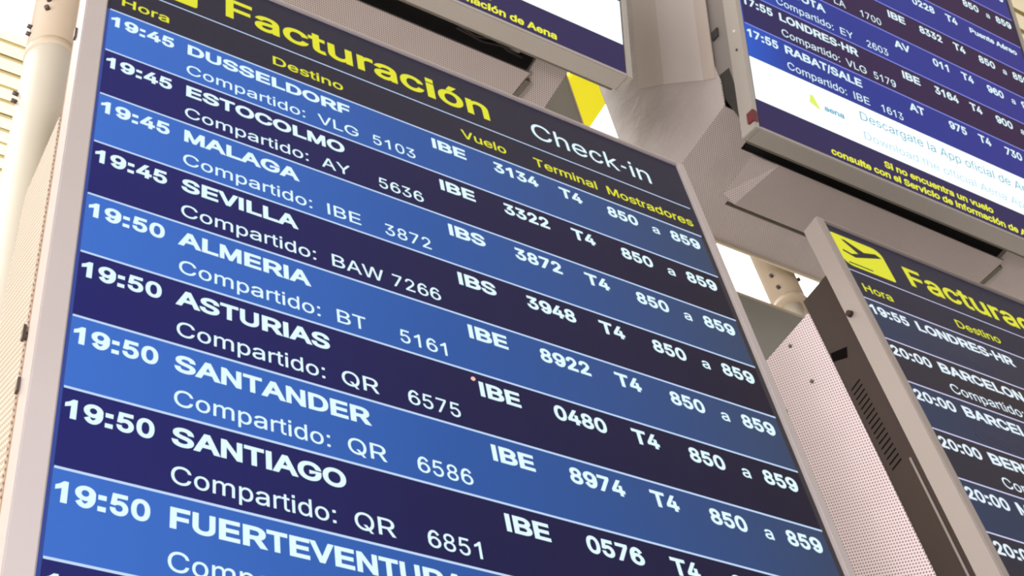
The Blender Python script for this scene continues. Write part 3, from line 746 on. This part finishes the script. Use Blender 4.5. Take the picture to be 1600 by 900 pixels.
# ================================================================ perforated cowlings behind the upper boards
def cowling(x0, x1, label, tx0, tx1, side_vis, zt):
    VB = -7.17
    root = thing('perforated_cowling', label, 'metal cowling', W((x0 + x1) / 2, VB, 2.4), 'perforated cowlings')
    s_ = MB()
    s_.prism([(x0, VB, 0.84), (x0, -7.9, 0.66), (x0, -9.0, 0.62), (x0, -17, 0.3), (x0, -17, 3.86), (x0, VB, 3.86)], (0.03, 0, 0), M_perf_beige)
    s_.build('side_panel', root)
    s_ = MB()
    s_.prism([(x1 - 0.03, VB, 1.02), (x1 - 0.03, -17, 0.3), (x1 - 0.03, -17, 3.86), (x1 - 0.03, VB, 3.86)], (0.03, 0, 0), M_perf_beige)
    s_.build('side_panel', root)
    u_ = MB()
    zs = zt + 1.27
    for a, b_, c_, d_ in ((x0 + 0.03, tx0 - 0.35, 0.86, zt), (tx1 + 0.2, x1 - 0.03, 1.02, zt), (x0 + 0.03, x1 - 0.03, zt, zs), (x0 + 0.03, tx0 + 0.2, zs, zs + 0.1), (tx1, x1 - 0.03, zs, zs + 0.1), (x0 + 0.03, x1 - 0.03, zs + 0.1, 3.86)):
        u_.box(a, b_, VB - 0.03, VB, c_, d_, M_perf_beige)
    u_.build('underside_panel', root)
    d_ = MB(); d_.box(tx0 - 0.4, tx1 + 0.2, -9.0, VB - 0.12, 1.12, zt + 0.1, M_void)  # black box added to stand in for the unlit cavity above the gap
    d_.build('gap_shade_box', root)
    l_ = MB(); l_.box(x0 + 0.02, x1 - 0.02, VB - 0.06, VB + 0.10, 3.86, 3.90, M_lip)
    l_.build('folded_lip', root)
    k_ = MB(); k_.box(x0 + 0.02, x1 - 0.02, -17, VB - 0.07, 3.86, 3.89, M_rear)
    k_.build('back_panel', root)
    t_ = MB()
    vb = -6.98
    t_.hull([(tx0 + 0.27, vb, zt + 1.19), (tx1, vb, zt + 1.19), (tx1 + 0.15, vb, zt - 0.08), (tx0 + 0.57, vb, zt - 0.08)],
            [(tx0, VB, zt + 1.13), (tx1 + 0.1, VB, zt + 1.13), (tx1 + 0.3, VB, zt - 0.02), (tx0, VB, zt + 0.03)], M_perf_tray)
    t_.build('cable_tray', root)
    e_ = MB(); e_.prism([(tx1 + 0.005, vb, zt + 1.19), (tx1 + 0.13, vb, zt + 1.19), (tx1 + 0.28, vb, zt + 0.1), (tx1 + 0.155, vb, zt + 0.1)], (0, -0.16, 0), M_olive)  # shade of the open gap at the tray end, drawn as a dark strip
    e_.build('tray_end_gap_shade', root)
    return root
cow = cowling(12.94, 23.3, 'beige perforated cowling behind the upper right board, with a shallow tray under it', 14.27, 21.5, True, 1.60)
cow2 = cowling(0.50, 9.48, 'beige perforated cowling above the centre board, under the cropped top board', 1.6, 8.55, False, 1.86)
# smooth bands of the tilted upper enclosure on the near side of the right cowling
for n0, n1, vb0, vb1, M in ((0.88, 1.26, 1.0, 0.75, M_sheet_tan), (1.262, 2.59, 0.75, -0.25, M_sheet), (2.592, 3.5, -0.25, -0.85, M_sheet_tan)):
    q = MB(FU)
    q.prism([(-0.235, -8, n0), (-0.235, vb0, n0), (-0.235, vb1, n1), (-0.235, -8, n1)], (0.03, 0, 0), M)
    q.build('enclosure_side', cow)
# cables in the dark gap above the centre board
q = MB()
for pa, r in (([(6.9, -7.22, 1.52), (7.4, -7.20, 1.60), (7.8, -7.24, 1.52), (8.15, -7.2, 1.62), (8.5, -7.24, 1.66)], 0.03), ([(7.0, -7.24, 1.62), (7.6, -7.21, 1.66), (8.1, -7.2, 1.56), (8.4, -7.24, 1.5)], 0.022)):
    q.tube(pa, r, M_cable, 10)
q.build('cable_bundle', cow2)
q = MB(); q.box(8.0, 8.4, -7.40, -7.21, 1.35, 1.6, M_bracket, 0.02)
q.build('terminal_box', cow2)

# ================================================================ back covers, poles, yellow girder
q = MB(); q.box(12.4, 21.5, -5.49, 14.0, 4.0, 4.06, M_rear, 0.01)
lo = W(17, 14, 4.0)
r_ = thing('back_cover', 'plain grey-green sheet between the centre and lower right boards, below the white opening', 'metal sheet', lo)
q.build('sheet', r_)
q = MB(); q.box(12.4, 21.5, -5.53, -5.46, 3.97, 4.0, M_lip)
q.build('edge_trim', r_)
q = MB(); q.box(9.6, 12.07, -22, -8.3, 4.0, 4.06, M_rear, 0.01)
r_ = thing('back_cover', 'plain grey sheet left of the yellow girder, above the centre board', 'metal sheet', W(10.8, -8.3, 4.0))
q.build('sheet', r_)
q = MB(); q.box(12.05, 12.09, -22, -8.3, 3.97, 4.0, M_lip)
q.build('edge_trim', r_)

def pole(x, z, r, vs, rs, RB, label, bolts, bmat):
    root = thing('support_pole', label, 'pole', W(x, Z0 / S, z), 'support poles')
    q = MB(); q.tube([(x, vs, z), (x, Z0 / S, z)], r, M_pole, 48)
    q.build('shaft', root)
    q = MB(); q.tube([(x, -22, z), (x, vs - 0.02, z)], rs, M_sleeve, 48)
    sl = q.build('sleeve', root)
    q = MB(); q.tube([(x, vs - 0.16, z), (x, vs, z), (x, vs + 0.02, z), (x, vs + 0.05, z)], [rs, rs + RB, rs + RB, r], M_sleeve, 48)
    q.build('collar_ring', root)
    for a, v, R in bolts:
        a = math.radians(a)
        dx, dz = math.cos(a), math.sin(a)
        q = MB(); q.tube([(x + dx * (rs - 0.02), v, z + dz * (rs - 0.02)), (x + dx * (rs + 0.07), v, z + dz * (rs + 0.07))], R, bmat, 10)
        q.build('bolt', root)
    return root
pole(-0.06, 3.0, 0.40, -3.15, 0.412, 0.012, 'thick cream pole with a bolted sleeve at the left edge, behind the centre board', [(190, -3.62, 0.04), (190, -3.84, 0.04), (232, -4.12, 0.04), (232, -4.4, 0.04), (186, -1.72, 0.035), (186, -1.92, 0.035)], M_bolt)
pole(17.48, 4.62, 0.25, -6.75, 0.40, 0.05, 'thin cream pole with a bolted collar, seen in the gap beside the lower right board', [(205, -7.15, 0.045), (200, -7.6, 0.045), (300, -7.5, 0.05)], M_bolt)

g = MB()
g.box(GX0, GX1, -51.5, -49.5, 6, 32.4, M_yellow, 0.1)
go = g.build('yellow_girder', loc=W(31.8, -49.5, 20))
tag(go, 'bright yellow painted steel girder seen through the gap between the upper boards', 'girder')
